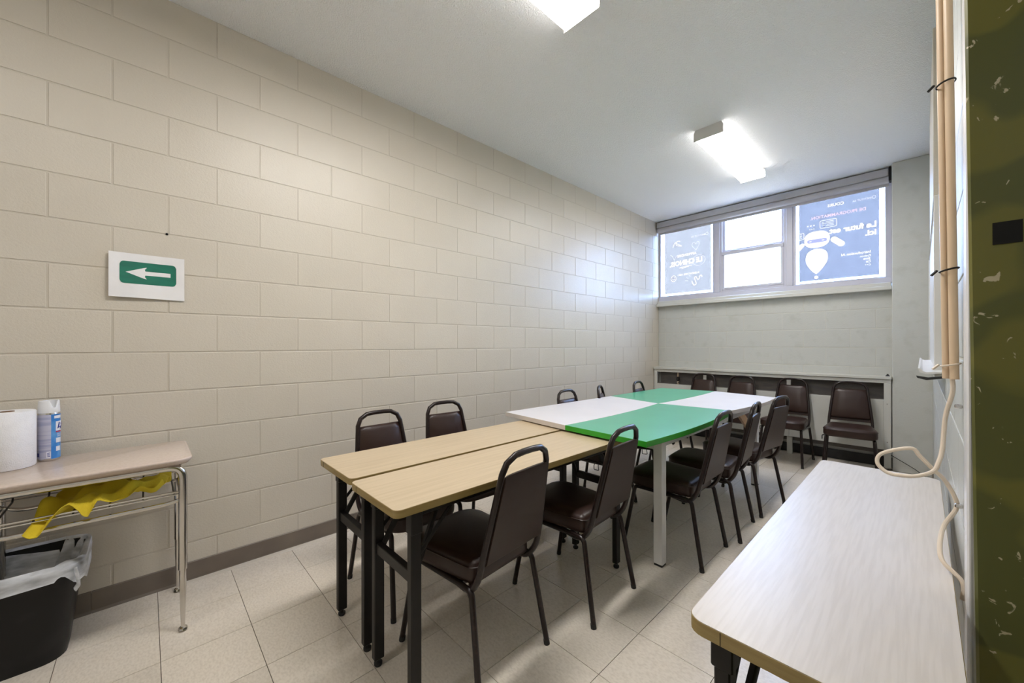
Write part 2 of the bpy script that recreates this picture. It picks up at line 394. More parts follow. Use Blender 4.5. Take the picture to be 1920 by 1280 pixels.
# baseboards
bl = struct(MB().box((0, Y0, 0), (.002, D, .09)).build('baseboard_left', M_base, smooth=False))
ys = [Y0, -.35, .135, 1.36, 2.58, 3.80, 5.02, 5.76]
for a, b in zip(ys[:-1], ys[1:]):
    MB().loft([[(.001, a + .0008, 0), (.012, a + .0008, 0), (.006, a + .0008, .012), (.006, a + .0008, .098), (.001, a + .0008, .102)],
               [(.001, b - .0008, 0), (.012, b - .0008, 0), (.006, b - .0008, .012), (.006, b - .0008, .098), (.001, b - .0008, .102)]]).build('baseboard_piece', M_base, bl, smooth=False)
struct(MB().loft([[(.012, .45, .0005), (.034, .45, .0005), (.030, .45, .006), (.012, .45, .009)], [(.012, 5.0, .0005), (.034, 5.0, .0005), (.030, 5.0, .006), (.012, 5.0, .009)]]).build('trim_2', M_mortar, smooth=False))
struct(MB().box((0, D - .02, 0), (2.465, D - .005, .10)).build('baseboard_far', M_basedark, smooth=False))
struct(MB().box((W - .006, 1.63, 0), (W - .0005, 5.71, .10)).build('baseboard_right', M_base, smooth=False))

# ------------------------------------------------------------------ windows
ZB, ZT = 1.93, 2.98   # opening of the frames
# sill and header
sill = struct(MB().bbox((.005, D - .085, 1.805), (2.462, D + .12, 1.845), .004).build('trim_3', M_heater))
MB().bbox((.012, D - .05, 1.845), (2.455, D + .12, 1.885), .004).build('upper_ledge', M_heater, sill)
struct(MB().bbox((.002, D + .0, 1.886), (2.464, D + .16, 1.945), .004).build('trim_4', M_frame))
hd = struct(MB().box((.002, D - .01, ZT), (2.464, D + .2, H)).build('trim_5', M_frame, smooth=False))
FY0, FY1 = D + .02, D + .09
def window(name, x0, x1, z0, z1, fr, rail=None):
    r = sroot(name)
    def bar(a, b, n='frame_bar'): MB().bbox(a, b, .003).build(n, M_frame, r)
    bar((x0, FY0, z0), (x0 + fr[0], FY1, z1)); bar((x1 - fr[1], FY0, z0), (x1, FY1, z1))
    bar((x0 + fr[0], FY0, z0), (x1 - fr[1], FY1, z0 + fr[2])); bar((x0 + fr[0], FY0, z1 - fr[3]), (x1 - fr[1], FY1, z1))
    gx0, gx1 = x0 + fr[0], x1 - fr[1]
    if rail:
        # upper sash set behind, lower sash in front
        MB().bbox((gx0, FY0 - .012, rail - .024), (gx1, FY1 - .02, rail + .020), .003).build('meeting_rail', M_frame, r)
        MB().bbox((gx0 + .10, FY0 - .02, rail + .018), (gx0 + .20, FY0 + .02, rail + .028), .003).build('sash_lock', M_frame, r)
        MB().bbox((gx1 - .20, FY0 - .02, rail + .018), (gx1 - .10, FY0 + .02, rail + .028), .003).build('sash_lock', M_frame, r)
        for (za, zb, yy, nm) in ((z0 + fr[2], rail - .024, FY0 - .004, 'lower_sash'), (rail + .02, z1 - fr[3], FY0 + .03, 'upper_sash')):
            sm = MB(); t = .030
            sm.bbox((gx0, yy, za), (gx0 + t, yy + .03, zb), .003); sm.bbox((gx1 - t, yy, za), (gx1, yy + .03, zb), .003)
            sm.bbox((gx0 + t, yy, za), (gx1 - t, yy + .03, za + t), .003)
            s_ = sm.build(nm, M_frame, r)
            MB().box((gx0 + t, yy + .012, za + t), (gx1 - t, yy + .016, zb)).build('pane', M_glass, s_, smooth=False)
    else:
        MB().box((gx0, FY1 - .03, z0 + fr[2]), (gx1, FY1 - .026, z1 - fr[3])).build('pane', M_glass, r, smooth=False)
    return r
window('window_1', .004, .775, 1.945, ZT, (.022, .030, .020, .02))
window('window_2', .835, 1.565, 1.945, ZT, (.026, .026, .030, .02), rail=2.452)
window('window_3', 1.630, 2.46, 1.945, ZT, (.028, .050, .012, .02))
for i, (a, b) in enumerate(((.775, .835), (1.565, 1.630))):
    struct(MB().bbox((a, D + .005, 1.945), (b, FY1 + .02, ZT), .004).build('trim_%d' % (6 + i), M_frame))
# roller blind rolled up under the ceiling: head rail, fascia and hem bar
rb = thing('roller_blind', 'grey roller blind rolled up under the ceiling above the windows', 'blind', (0, 0, 0))
MB().bbox((.012, D - .085, 2.955), (2.44, D - .005, 3.035), .006).build('fascia', M_blind, rb)
MB().sweep([(.014, D - .045, 2.925), (2.44, D - .045, 2.925)], .036, 20).build('fabric_roll', M_blind, rb)
MB().bbox((.014, D - .030, 2.862), (2.44, D - .018, 2.905), .003).build('hem_bar', M_blind, rb)
MB().bbox((2.443, D - .095, 2.90), (2.462, D - .005, 3.04), .003).build('end_bracket', M_black, rb)

# films with mirrored lettering (printed for the street side)
FIL = FY1 - .040; TY_ = FIL - .004
def put_text(parent, body, xr, xl, z, m, name='lettering', bold=0.0, tilt=0.0, italic=False, spacing=1.0, hmul=1.0):
    """mirrored text that runs from xr (first letter, right) to xl (last letter, left), baseline z"""
    me = text_mesh(body, .1, bold=bold, spacing=spacing)
    xs = [v.co.x for v in me.vertices]; x0, x1 = min(xs), max(xs); k = (xr - xl) / (x1 - x0)
    for v in me.vertices:
        x, y, zz = v.co
        px = (x - x0) * k; py = y * k * hmul
        if italic: px -= 0; py += 0
        v.co = (xr - px, TY_ - zz * .5, z + py + tilt * px)
    me.materials.append(m); me.update()
    return link(name, me, parent)
def stroke(parent, pts, r, m, name='doodle', closed=False):
    P = [(x, TY_, z) for x, z in pts]
    if closed: P.append(P[0])
    return MB().sweep(P, r, 6).build(name, m, parent)
def curve(pts, n=6):
    P = [Vector((a, b)) for a, b in pts]; out = []
    for i in range(len(P) - 1):
        p0 = P[max(0, i - 1)]; p1 = P[i]; p2 = P[i + 1]; p3 = P[min(len(P) - 1, i + 2)]
        for k in range(n):
            t = k / n
            q = .5 * ((2 * p1) + (-p0 + p2) * t + (2 * p0 - 5 * p1 + 4 * p2 - p3) * t * t + (-p0 + 3 * p1 - 3 * p2 + p3) * t ** 3); out.append((q.x, q.y))
    out.append(tuple(P[-1])); return out
def circle(cx, cz, rx, rz, n=28): return [(cx + rx * math.cos(2 * PI * i / n), cz + rz * math.sin(2 * PI * i / n)) for i in range(n)]
def blob(parent, pts, m, name, dy=0.0, t=.0015):
    v = [(x, TY_ - dy, z) for x, z in pts] + [(x, TY_ - dy + t, z) for x, z in pts]; n = len(pts)
    fs = [tuple(range(n)), tuple(range(2 * n - 1, n - 1, -1))] + [(i, i + n, (i + 1) % n + n, (i + 1) % n) for i in range(n)]
    return MB().add(v, fs).build(name, m, parent, smooth=False)
pl = thing('window_poster', 'pale blue see-through poster in the left window, mirrored white handwriting and doodles', 'poster', (0, 0, 0))
MB().box((.072, FIL, 1.995), (.715, FIL + .0015, 2.945)).build('film', M_filmL, pl, smooth=False)
put_text(pl, 'INSTITUT SA', .64, .455, 2.755, M_glowsoft, bold=.001)
stroke(pl, circle(.662, 2.772, .016, .018), .002, M_glowsoft, closed=True)
put_text(pl, 'APPRENDRE', .525, .255, 2.515, M_glow, bold=.0015, tilt=-.03)
put_text(pl, 'LE CHINOIS.', .60, .15, 2.405, M_glow, bold=.004, tilt=-.05, hmul=1.15)
put_text(pl, 'ELEMENTAIRE HSK1', .56, .265, 2.245, M_glow, bold=.001, tilt=-.02)
stroke(pl, circle(.555, 2.425, .085, .072), .0022, M_glowsoft, closed=True)
stroke(pl, curve([(.46, 2.368), (.38, 2.365), (.29, 2.352), (.34, 2.362), (.42, 2.358), (.32, 2.342)]), .003, M_glow)
stroke(pl, curve([(.195, 2.66), (.215, 2.71), (.235, 2.73), (.245, 2.69), (.285, 2.67), (.32, 2.665), (.25, 2.71), (.26, 2.74), (.30, 2.735)]), .0032, M_glow)
stroke(pl, curve([(.52, 2.575), (.47, 2.63), (.475, 2.68), (.505, 2.675), (.515, 2.655), (.535, 2.685), (.56, 2.675), (.555, 2.63), (.52, 2.575)]), .0022, M_glowsoft)
stroke(pl, curve([(.16, 2.56), (.19, 2.53), (.215, 2.475), (.23, 2.51), (.25, 2.535)]), .0025, M_glowsoft)
stroke(pl, circle(.205, 2.21, .036, .042), .0028, M_glow, closed=True)
stroke(pl, curve([(.190, 2.205), (.205, 2.190), (.222, 2.205)]), .0022, M_glow)
stroke(pl, [(.193, 2.228), (.193, 2.220)], .003, M_glow); stroke(pl, [(.218, 2.228), (.218, 2.220)], .003, M_glow)
stroke(pl, curve([(.60, 2.19), (.585, 2.215), (.565, 2.20), (.56, 2.17), (.54, 2.16), (.52, 2.20), (.50, 2.19), (.51, 2.14), (.52, 2.10), (.49, 2.085), (.47, 2.12), (.465, 2.145)]), .0045, M_glow)
for a in (((.44, 2.21), (.42, 2.24)), ((.415, 2.185), (.385, 2.205)), ((.41, 2.155), (.365, 2.16))): stroke(pl, a, .0024, M_glowsoft)

pr_ = thing('window_poster', 'blue see-through poster in the right window with a white robot and mirrored lettering', 'poster', (0, 0, 0))
MB().box((1.685, FIL, 1.985), (2.365, FIL + .0015, 2.945)).build('film', M_filmR, pr_, smooth=False)
put_text(pr_, 'INSTITUT SA', 2.305, 2.155, 2.795, M_glowsoft, bold=.001)
stroke(pr_, circle(2.325, 2.806, .014, .016), .002, M_glowsoft, closed=True)
put_text(pr_, 'COURS', 2.085, 1.945, 2.795, M_glow, bold=.002)
put_text(pr_, 'DE PROGRAMMATION.', 2.262, 1.790, 2.685, M_glowpink, bold=.0015)
put_text(pr_, 'Le futur est', 2.343, 1.958, 2.495, M_glow, bold=.004)
put_text(pr_, 'ici.', 2.343, 2.255, 2.412, M_glow, bold=.004)
put_text(pr_, 'Introduction AI', 2.298, 2.062, 2.225, M_glow, bold=.002)
put_text(pr_, 'Python', 2.298, 2.215, 2.188, M_glow, bold=.001)
put_text(pr_, 'Java', 2.298, 2.240, 2.156, M_glow, bold=.001)
put_text(pr_, 'C#', 2.298, 2.262, 2.124, M_glow, bold=.001)
put_text(pr_, 'C++', 2.298, 2.254, 2.092, M_glow, bold=.001)
def rr2(x0, z0, x1, z1, r): return rrect(x0, z0, x1, z1, r, 4)
stroke(pr_, rr2(1.878, 2.57, 2.022, 2.655, .012), .0022, M_glow, 'speech_box', True)
for k, (a, b) in enumerate(((1.93, 1.998), (1.915, 2.0), (1.94, 1.998), (1.93, 2.0))): stroke(pr_, [(a, 2.637 - k * .016), (b, 2.637 - k * .016)], .0019, M_glow, 'speech_line')
for k in range(3): stroke(pr_, [(1.896, 2.637 - k * .016), (1.912, 2.637 - k * .016)], .0022, M_glow, 'speech_line')
stroke(pr_, [(1.687, 2.548), (1.725, 2.548), (1.73, 2.54), (1.73, 2.482), (1.725, 2.475), (1.687, 2.475)], .0022, M_glow, 'speech_box')
for k in range(4): stroke(pr_, [(1.69, 2.535 - k * .014), (1.713, 2.535 - k * .014)], .0019, M_glow, 'speech_line')
for i in range(3):
    blob(pr_, circle(1.767 + .028 * i, 2.618, .007, .007, 8), M_glow, 'dot'); blob(pr_, circle(1.786 + .018 * i, 2.578, .005, .005, 8), M_glow, 'dot')
def head(cx, cz):
    return [(cx + .115 * math.copysign(abs(math.cos(t)) ** .75, math.cos(t)), cz + .088 * math.copysign(abs(math.sin(t)) ** .9, math.sin(t)) + (.012 if math.sin(t) > 0 else 0)) for t in [2 * PI * i / 40 for i in range(40)]]
blob(pr_, head(1.848, 2.448), M_glow, 'robot_head')
blob(pr_, rr2(1.760, 2.417, 1.940, 2.457, .019), M_glowlilac, 'robot_visor', dy=.002)
for x in (1.79, 1.905): blob(pr_, circle(x, 2.436, .012, .004, 12), M_glow, 'robot_eye', dy=.004)
body = curve([(1.843, 2.056), (1.80, 2.10), (1.755, 2.18), (1.746, 2.25), (1.765, 2.31), (1.81, 2.34), (1.845, 2.345), (1.885, 2.34), (1.93, 2.31), (1.947, 2.25), (1.935, 2.18), (1.885, 2.10), (1.843, 2.056)], 4)[:-1]
blob(pr_, body, M_glow, 'robot_body'); blob(pr_, circle(1.843, 2.020, .019, .019, 16), M_glow, 'dot')
def capsule(ax, az, bx, bz, r, n=8):
    a = math.atan2(bz - az, bx - ax); out = []
    for i in range(n + 1): t = a - PI / 2 + PI * i / n; out.append((bx + r * math.cos(t), bz + r * math.sin(t)))
    for i in range(n + 1): t = a + PI / 2 + PI * i / n; out.append((ax + r * math.cos(t), az + r * math.sin(t)))
    return out
blob(pr_, capsule(2.0, 2.425, 2.062, 2.365, .030), M_glow, 'robot_arm')
blob(pr_, [(1.687, 2.345), (1.70, 2.355), (1.735, 2.40), (1.738, 2.42), (1.72, 2.43), (1.70, 2.425), (1.687, 2.41)], M_glow, 'robot_arm')

# ------------------------------------------------------------------ heater cabinet under the window
HY = 5.715
ht = thing('convector_heater', 'long white convector heater cabinet along the wall under the windows', 'heater', (0, 0, 0))
MB().bbox((.004, HY - .018, .905), (2.462, D - .0005, .932), .003).build('top_shelf', M_heater, ht)
def hb(a, b, n='front_panel', m=M_heater): return MB().bbox(a, b, .003).build(n, m, ht)
hb((.01, HY, .865), (2.458, HY + .02, .905), 'top_rail')
hb((.01, HY, .20), (.055, HY + .02, .865), 'side_post'); hb((2.405, HY, .02), (2.458, HY + .02, .865), 'side_post')
for a, b in ((.055, .83), (.832, 1.622), (1.624, 2.405)): hb((a, HY, .20), (b, HY + .018, .70 + .0 * a), 'front_panel')
MB().box((.055, D - .04, .2), (2.405, D - .02, .905)).build('back_plate', M_heatdark, ht, smooth=False)
MB().box((.055, HY + .03, .60), (2.405, D - .05, .70)).build('heating_fins', M_heatdark, ht, smooth=False)
for x in (.685, 1.60): hb((x, HY + .004, .70), (x + .04, HY + .016, .865), 'slot_bracket')
for x in (.80, 1.60): hb((x, HY + .01, .0), (x + .05, HY + .05, .20), 'leg')
MB().box((.01, HY + .06, .15), (2.44, HY + .075, .21)).build('lower_rail', M_heatdark, ht, smooth=False)
MB().sweep([(.335, HY + .05, .70), (.335, HY + .05, .905)], .011, 10).build('valve_pipe', M_beige, ht)
MB().lathe([(.0, .74), (.018, .745), (.024, .77), (.018, .80), (.012, .805)], (.335, HY + .05, 0), 14).build('valve_knob', M_black, ht)
MB().sweep([(.335, HY + .05, .715), (.335, HY + .05, .735)], .018, 12).build('valve_collar', M_chrome, ht)
for x, z in ((2.43, .66), (2.43, .28), (1.59, .30), (1.645, .30), (.03, .5)):
    MB().lathe([(.006, 0), (.004, .003), (0, .004)], (0, 0, 0), 8).build('screw', M_chrome, ht, loc=(x, HY - .001, z)).rotation_euler = (PI / 2, 0, 0)
# small black knob left on the heater shelf
kn = MB().lathe([(.016, 0), (.018, .004), (.010, .010), (.006, .022), (.0, .024)], (0, 0, 0), 14).build('rubber_cap', M_rub, loc=(2.43, 5.79, .932)); tag(kn, 'small black rubber cap on the right end of the heater shelf', 'cap')

# ------------------------------------------------------------------ fluorescent fixtures
def fixture(x0, x1, y0, y1, label, mlamp):
    t = thing('ceiling_light', label, 'light', ((x0 + x1) / 2, (y0 + y1) / 2, H), group='fluorescent ceiling lights')
    hx, hy = (x1 - x0) / 2, (y1 - y0) / 2
    MB().bbox((-hx + .02, -hy + .004, -.045), (hx - .02, hy - .004, 0), .003).build('housing', M_white, t)
    for s in (-1, 1):
        y = s * hy; MB().loft([[(-hx - .001, y - .003, -.092), (hx + .001, y - .003, -.092), (hx + .001, y - .003, -.025), (hx - .012, y - .003, -.0), (-hx + .012, y - .003, -.0), (-hx - .001, y - .003, -.025)],
                                   [(-hx - .001, y + .003, -.092), (hx + .001, y + .003, -.092), (hx + .001, y + .003, -.025), (hx - .012, y + .003, 0), (-hx + .012, y + .003, 0), (-hx - .001, y + .003, -.025)]]).build('end_cap', M_white, t)
    P = [(-hx, -.038), (-hx, -.075), (-hx + .012, -.088), (hx - .012, -.088), (hx, -.075), (hx, -.038)]
    db = MB().loft([[(x, -hy + .004, z) for x, z in P], [(x, hy - .004, z) for x, z in P]], False, False)
    db.m = [0 if i == 2 else 1 for i in range(len(db.m))]
    db.build('diffuser', [mlamp, M_lampside], t)
    return t
fixture(1.335, 1.562, .78, 1.995, 'lit fluorescent ceiling light nearest the camera, cut off by the top edge of the photo', M_lamp)
fixture(1.36, 1.585, 3.695, 4.915, 'lit fluorescent ceiling light with white end cap, in front of the windows', M_lamp_far)

# ------------------------------------------------------------------ banquet chair
def seat_outline(wb, wf, y0, y1, rb_, rf, n=7):
    pts = []
    for (cx, cy, a, rr) in ((-wb, y0, PI, rb_), (wb, y0, 1.5 * PI, rb_), (wf, y1, 0, rf), (-wf, y1, .5 * PI, rf)):
        ox = cx + rr if cx < 0 else cx - rr; oy = cy + rr if cy == y0 else cy - rr
        for i in range(n + 1): t = a + .5 * PI * i / n; pts.append((ox + rr * math.cos(t), oy + rr * math.sin(t)))
    return pts
def back_y(z): return -.214 - (z - .46) * .20
def back_x(z):
    # half width of the back frame by height
    if z < .46: return .168
    t = (z - .46) / .40
    return .168 - .044 * t
def make_chair():
    t = thing('banquet_chair', 'x', 'chair')
    ol = seat_outline(.168, .196, -.172, .235, .035, .095)
    cx, cy = 0, .03
    def ring(d, z, dome=0):
        q = inset(ol, d) if d else ol; return [(x, y, z) for x, y in q]
    def sring(k, z): return [(cx + (x - cx) * k, cy + (y - cy) * k, z) for x, y in ol]
    rings = [ring(.012, .378), ring(.002, .384), ring(.0, .400), ring(.001, .436), ring(.004, .447), ring(.012, .455), ring(.026, .461), sring(.78, .465), sring(.5, .4675), sring(.2, .468)]
    seat = MB().loft(rings).build('seat', M_vinyl, t, ang=60)
    pp = [(x, y, .441) for x, y in ol]; pp.append(pp[0]); MB().sweep(pp, .0028, 5).build('piping', M_vinyl, seat)
    # backrest pad: cross-section grid
    zs = [.500, .506, .52, .60, .70, .765, .785, .793]; ins = [.012, .003, 0, 0, 0, 0, .004, .014]; th = [.006, .017, .022, .026, .026, .022, .014, .005]
    rings = []
    for z, i_, h in zip(zs, ins, th):
        X = back_x(z) - .012 - i_; y = back_y(z); n = 9; r = []
        for k in range(n): u = -1 + 2 * k / (n - 1); r.append((X * u, y + h * (1 - abs(u) ** 4 * .75) - .004, z))
        for k in range(n - 1, -1, -1): u = -1 + 2 * k / (n - 1); r.append((X * u, y - .010, z))
        rings.append(r[::-1])
    bk = MB().loft(rings).build('backrest', M_vinyl, t, ang=60)
    z0, z1 = .492, .796
    def bp(z, d): X = back_x(z) - .008; y = back_y(z) - .010; return [(-X, y - d, z), (X, y - d, z), (X, y, z), (-X, y, z)]
    MB().loft([bp(.472, .004), bp(.478, .007), bp(.64, .007), bp(z1 - .02, .007), bp(z1 - .004, .002)]).build('back_panel', M_vinylback, t, ang=50)
    # back frame: one bent tube
    pts = [(-.160, -.035, .366), (-.162, -.150, .350), (-.168, back_y(.41) + .004, .41)]
    pts += [(-back_x(z), back_y(z), z) for z in (.5, .62, .74)]
    top = [(-back_x(.80), back_y(.80), .80), (-.113, back_y(.835), .838), (-.074, back_y(.862), .860), (-.026, back_y(.863), .8635)]
    half = bend(pts, .06, 5) ; half = half + [Vector(p) for p in top]
    full = half + [Vector((-p.x, p.y, p.z)) for p in reversed(half)]
    MB().sweep(full, .0118, sq=True, up=(1, 0, 0)).build('back_frame', M_bronze, t, ang=50)
    # seat rails and legs
    for s in (-1, 1):
        MB().sweep([(s * .170, -.12, .367), (s * .172, .13, .367)], .0112, sq=True).build('seat_rail', M_bronze, t, ang=50)
        for f in (-1, 1):
            yb = .128 if f > 0 else -.118; foot = (s * .196, f * .236, .012)
            path = bend([(s * .171, yb, .367), (s * .173, f * .172, .366), foot], .065, 7)
            lg = MB().sweep(path, .0114, sq=True).build('leg', M_bronze, t, ang=50)
            MB().sweep([(s * .1955, f * .2335, .020), (s * .1965, f * .2365, 0)], .0128, 10).build('foot_cap', M_rub, lg)
    for y in (-.10, .11): MB().bbox((-.165, y - .011, .358), (.165, y + .011, .377), .002).build('cross_bar', M_bronze, t)
    w_ = bend([(.186, .125, .365), (.205, .130, .360), (.205, .135, .325), (.205, .095, .325), (.205, .095, .360), (.186, .095, .365)], .006, 2)
    MB().sweep(w_, .003, 6).build('wire_hook', M_black, t)
    return t
proto = make_chair()
CH = [  # x, y centre of the four feet, direction the sitter faces (angle of +y local), label
 (1.372, 1.337, math.radians(90 + 5.3), 'brown vinyl chair nearest the camera, its back overlapping the beige tabletop', 'R'),
 (1.425, 1.953, math.radians(90 + 3.5), 'second brown vinyl chair from the camera, by the near corner of the green panel', 'R'),
 (1.600, 2.756, math.radians(90 + 0.5), 'brown vinyl chair right behind the near white table leg, at the green panel edge', 'R'),
 (1.630, 3.245, math.radians(90 + 4.5), 'middle one of three brown vinyl chairs along the curved right table side', 'R'),
 (1.668, 3.811, math.radians(90 - 9), 'brown vinyl chair farthest along the right side of the green and white table', 'R'),
 (.790, 1.330, math.radians(-90 + 2), 'brown vinyl chair at the wall side of the beige tables, nearer the camera', 'L'),
 (.735, 1.792, math.radians(-90 - 3), 'brown vinyl chair at the wall side of the beige tables, farther from the camera', 'L'),
 (.885, 2.965, math.radians(-90 + 4), 'brown vinyl chair on the wall side of the white panel, only its handle loop showing', 'L'),
 (.865, 3.56, math.radians(-90 + 25), 'turned chair on the wall side, narrow loop showing where white and green panels meet', 'L'),
 (.920, 4.13, math.radians(-90 + 8), 'brown vinyl chair behind the far green panel on the wall side, near the heater corner', 'L'),
 (.720, 5.40, math.radians(180 + 2), 'leftmost brown vinyl chair of the row standing against the heater', 'F'),
 (1.155, 5.36, math.radians(180 - 2), 'second brown vinyl chair from the left in the row against the heater', 'F'),
 (1.655, 5.395, math.radians(180 - 2), 'brown vinyl chair third from the left in the row against the heater, legs in view', 'F'),
 (2.185, 5.34, math.radians(180 + 5), 'rightmost brown vinyl chair against the heater, full back and worn seat in view', 'F'),
]
GR = {'R': 'chairs along the right side of the tables', 'L': 'chairs along the wall side of the tables', 'F': 'chairs in a row against the heater'}
for i, (x, y, rz, lab, g) in enumerate(CH):
    c = proto if i == 0 else copy_tree(proto)
    c.location = (x, y, 0); c.rotation_euler = (0, 0, rz); tag(c, lab, 'chair', GR[g])

# ------------------------------------------------------------------ folding tables
def fold_table(name, label, x0, y0, wdt, ln, zt, mtop, legy, group, r=.025):
    t = thing(name, label, 'table', (x0, y0, 0), 0, group)
    th = .026
    ol = rrect(0, 0, wdt, ln, r, 5)
    MB().prism(inset(ol, .0012), zt - .0015, zt).build('tabletop', mtop, t, smooth=False)
    MB().prism(ol, zt - th, zt - .0014).build('edge_band', M_oakedge, t)
    MB().box((.06, -.0006, zt - th + .0005), (.0612, .0006, zt - .002)).build('edge_joint', M_hole, t, smooth=False)
    # long rails under the top
    for x in (.045, wdt - .045): MB().bbox((x - .012, .10, zt - th - .028), (x + .012, ln - .10, zt - th), .002).build('rail', M_black, t)
    for e, ly in enumerate(legy):
        s = 1 if e == 0 else -1
        for x in (.045, wdt - .045):
            lg = MB().bbox((x - .0145, ly - .020, .028), (x + .0145, ly + .020, zt - th - .02), .003).build('leg', M_black, t)
            MB().lathe([(.013, 0), (.016, .004), (.016, .012), (.008, .016), (.008, .03)], (x, ly, 0), 14).build('leveling_foot', M_rub, lg)
            MB().bbox((x - .020, ly - .022, zt - th - .085), (x + .020, ly + .022, zt - th - .002), .003).build('leg_bracket', M_black, t)
            # folding strut from leg to rail
            MB().sweep([(x, ly + s * .01, zt - .20), (x, ly + s * .16, zt - th - .02)], .0065, 6, sq=True).build('brace', M_black, t)
        MB().bbox((.045, ly - .013, .445), (wdt - .045, ly + .013, .485), .002).build('crossbar', M_black, t)
        for u in (-1, 1):
            a = wdt / 2 + u * (wdt / 2 - .060); b = wdt / 2 + u * .045
            MB().sweep([(a, ly + s * .015, .475), (a - u * .03, ly + s * .13, zt - th - .01)], .010, sq='hard', ry=.006).build('strut', M_black, t)
        MB().sweep([(.06, ly + s * .13, zt - th - .013), (wdt - .06, ly + s * .13, zt - th - .013)], .008, 8).build('pivot_rod', M_black, t)
    return t
fold_table('folding_table', 'narrow beige wood-grain folding table nearer the left wall, of the two side by side', .775, .905, .375, 1.48, .733, M_oak, (.085, 1.36), 'narrow folding tables')
fold_table('folding_table', 'narrow beige wood-grain folding table on the camera side, with the nearest chairs pulled up', 1.162, .898, .372, 1.48, .729, M_oak, (.092, 1.362), 'narrow folding tables')
fold_table('folding_table', 'narrow pale whitish folding table pushed against the right wall in the foreground', 2.356, 1.085, .358, 1.475, .735, M_pale, (.075, 1.36), 'narrow folding tables', r=.03)

# ------------------------------------------------------------------ green and white four-panel table
gt = thing('conference_table', 'large table with green and white checkered top panels on square white legs', 'table', (1.18, 3.4, 0))
G = {'a': (.612, 2.222), 'b': (1.197, 2.170), 'c': (1.727, 2.150), 'd': (.660, 3.530), 'e': (1.180, 3.410), 'f': (1.712, 3.470), 'g': (.680, 4.530), 'h': (1.195, 4.640), 'i': (1.757, 4.535)}
ZT_ = .770; TH = .030
def arc(p, q, bulge, n=10):
    p, q = Vector(p), Vector(q); d = q - p; nn = Vector((d.y, -d.x)).normalized(); L_ = 4 * bulge
    return [tuple(p + d * (k / n) + nn * (L_ * (k / n) * (1 - k / n))) for k in range(n + 1)]
def panel(sw, se, ne, nw, brt, blf, mt, me):
    right = arc(se, ne, brt); left = arc(sw, nw, blf)
    ol = [(x - 1.18, y - 3.4) for x, y in right + left[::-1]]
    ol = inset(ol, .0006)
    pn = MB().prism(ol, ZT_ - TH, ZT_, 0, 1, bev=.0012).build('tabletop_panel', [mt, me], gt, ang=30)
    return pn
p1 = panel(G['a'], G['b'], G['e'], G['d'], .030, .0, M_white_top, M_white_edge); p1['label'] = 'white panel'
p2 = panel(G['b'], G['c'], G['f'], G['e'], .038, .030, M_green_top, M_green_edge); p2['label'] = 'green panel'
p3 = panel(G['d'], G['e'], G['h'], G['g'], .030, .0, M_green_top, M_green_edge); p3['label'] = 'green panel'
p4 = panel(G['e'], G['f'], G['i'], G['h'], .034, .030, M_white_top, M_white_edge); p4['label'] = 'white panel'
def gl(x, y): return (x - 1.18, y - 3.4)
LX0, LX1, LY0, LY1 = .735, 1.645, 2.465, 4.30
for x in (LX0, LX1):
    for y in (LY0, LY1):
        a, b = gl(x, y)
        lg = MB().bbox((a - .026, b - .026, .012), (a + .026, b + .026, ZT_ - TH - .022), .003).build('leg', M_white, gt)
        MB().bbox((a - .024, b - .024, 0), (a + .024, b + .024, .014), .002).build('foot_pad', M_rub, lg)
        MB().bbox((a - .035, b - .05, ZT_ - TH - .023), (a + .035, b + .05, ZT_ - TH - .001), .002).build('wood_shim', M_wood, gt)
for x in (LX0, LX1):
    a, _ = gl(x, 0); _, b0 = gl(0, LY0); _, b1 = gl(0, LY1); MB().bbox((a - .015, b0 + .027, .672), (a + .015, b1 - .027, .716), .002).build('apron', M_white, gt)
for y in (LY0, LY1):
    _, b = gl(0, y); a0, _ = gl(LX0, 0); a1, _ = gl(LX1, 0); MB().bbox((a0 + .027, b - .012, .655), (a1 - .027, b + .012, .716), .002).build('apron', M_white, gt)
a, b = gl(1.60, 3.15); a2, b2 = gl(1.60, 4.05); MB().bbox((a - .02, b, .717), (a + .02, b2, .739), .002).build('wood_batten', M_wood, gt)
a, b = gl(1.63, 4.22); MB().sweep([(a - .02, b - .26, .70), (a, b + .03, .49)], .035, sq='hard', ry=.012).build('wood_brace', M_wood, gt)

# ------------------------------------------------------------------ school desk
dk = thing('school_desk', 'school desk with taupe top and chrome frame against the left wall', 'desk', (0, 0, 0))
DZ = .765
ol = rrect(.055, -.15, .487, .475, [.055, .055, .055, .03], 6)
rg = [[(x, y, DZ - .026) for x, y in inset(ol, .014)], [(x, y, DZ - .012) for x, y in inset(ol, .002)], [(x, y, DZ - .005) for x, y in ol], [(x, y, DZ - .0015) for x, y in inset(ol, .002)], [(x, y, DZ) for x, y in inset(ol, .006)]]
MB().loft(rg).build('desktop', M_desk, dk, ang=50)
XF, XR, YR, YL = .440, .070, .442, -.118
for x, nm in ((XF, 'front'), (XR, 'rear')):
    path = bend([(x, YL, .30), (x, YL, .725), (x, YR, .725), (x, YR, .27)], 0.055, 8)
    MB().sweep(path, .0160, 14, up=(1, 0, 0)).build('frame_tube', M_chrome, dk)
    for y in (YL, YR):
        lg = MB().lathe([(.0115, .30), (.0125, .26), (.0125, .20), (.0075, .035), (.0075, .018)], (x, y, 0), 12).build('leg', M_chrome, dk)
        MB().lathe([(.0, .0), (.014, .001), (.018, .006), (.015, .014), (.006, .020)], (x, y, 0), 14).build('glide', M_chrome, lg)
        for k in range(5):
            if x == XR: MB().lathe([(.0045, 0), (.004, .001), (0, .0012)], (0, 0, 0), 8).build('adjustment_hole', M_hole, lg, loc=(x + .0135, y, .30 + .03 * k)).rotation_euler = (0, PI / 2, 0)
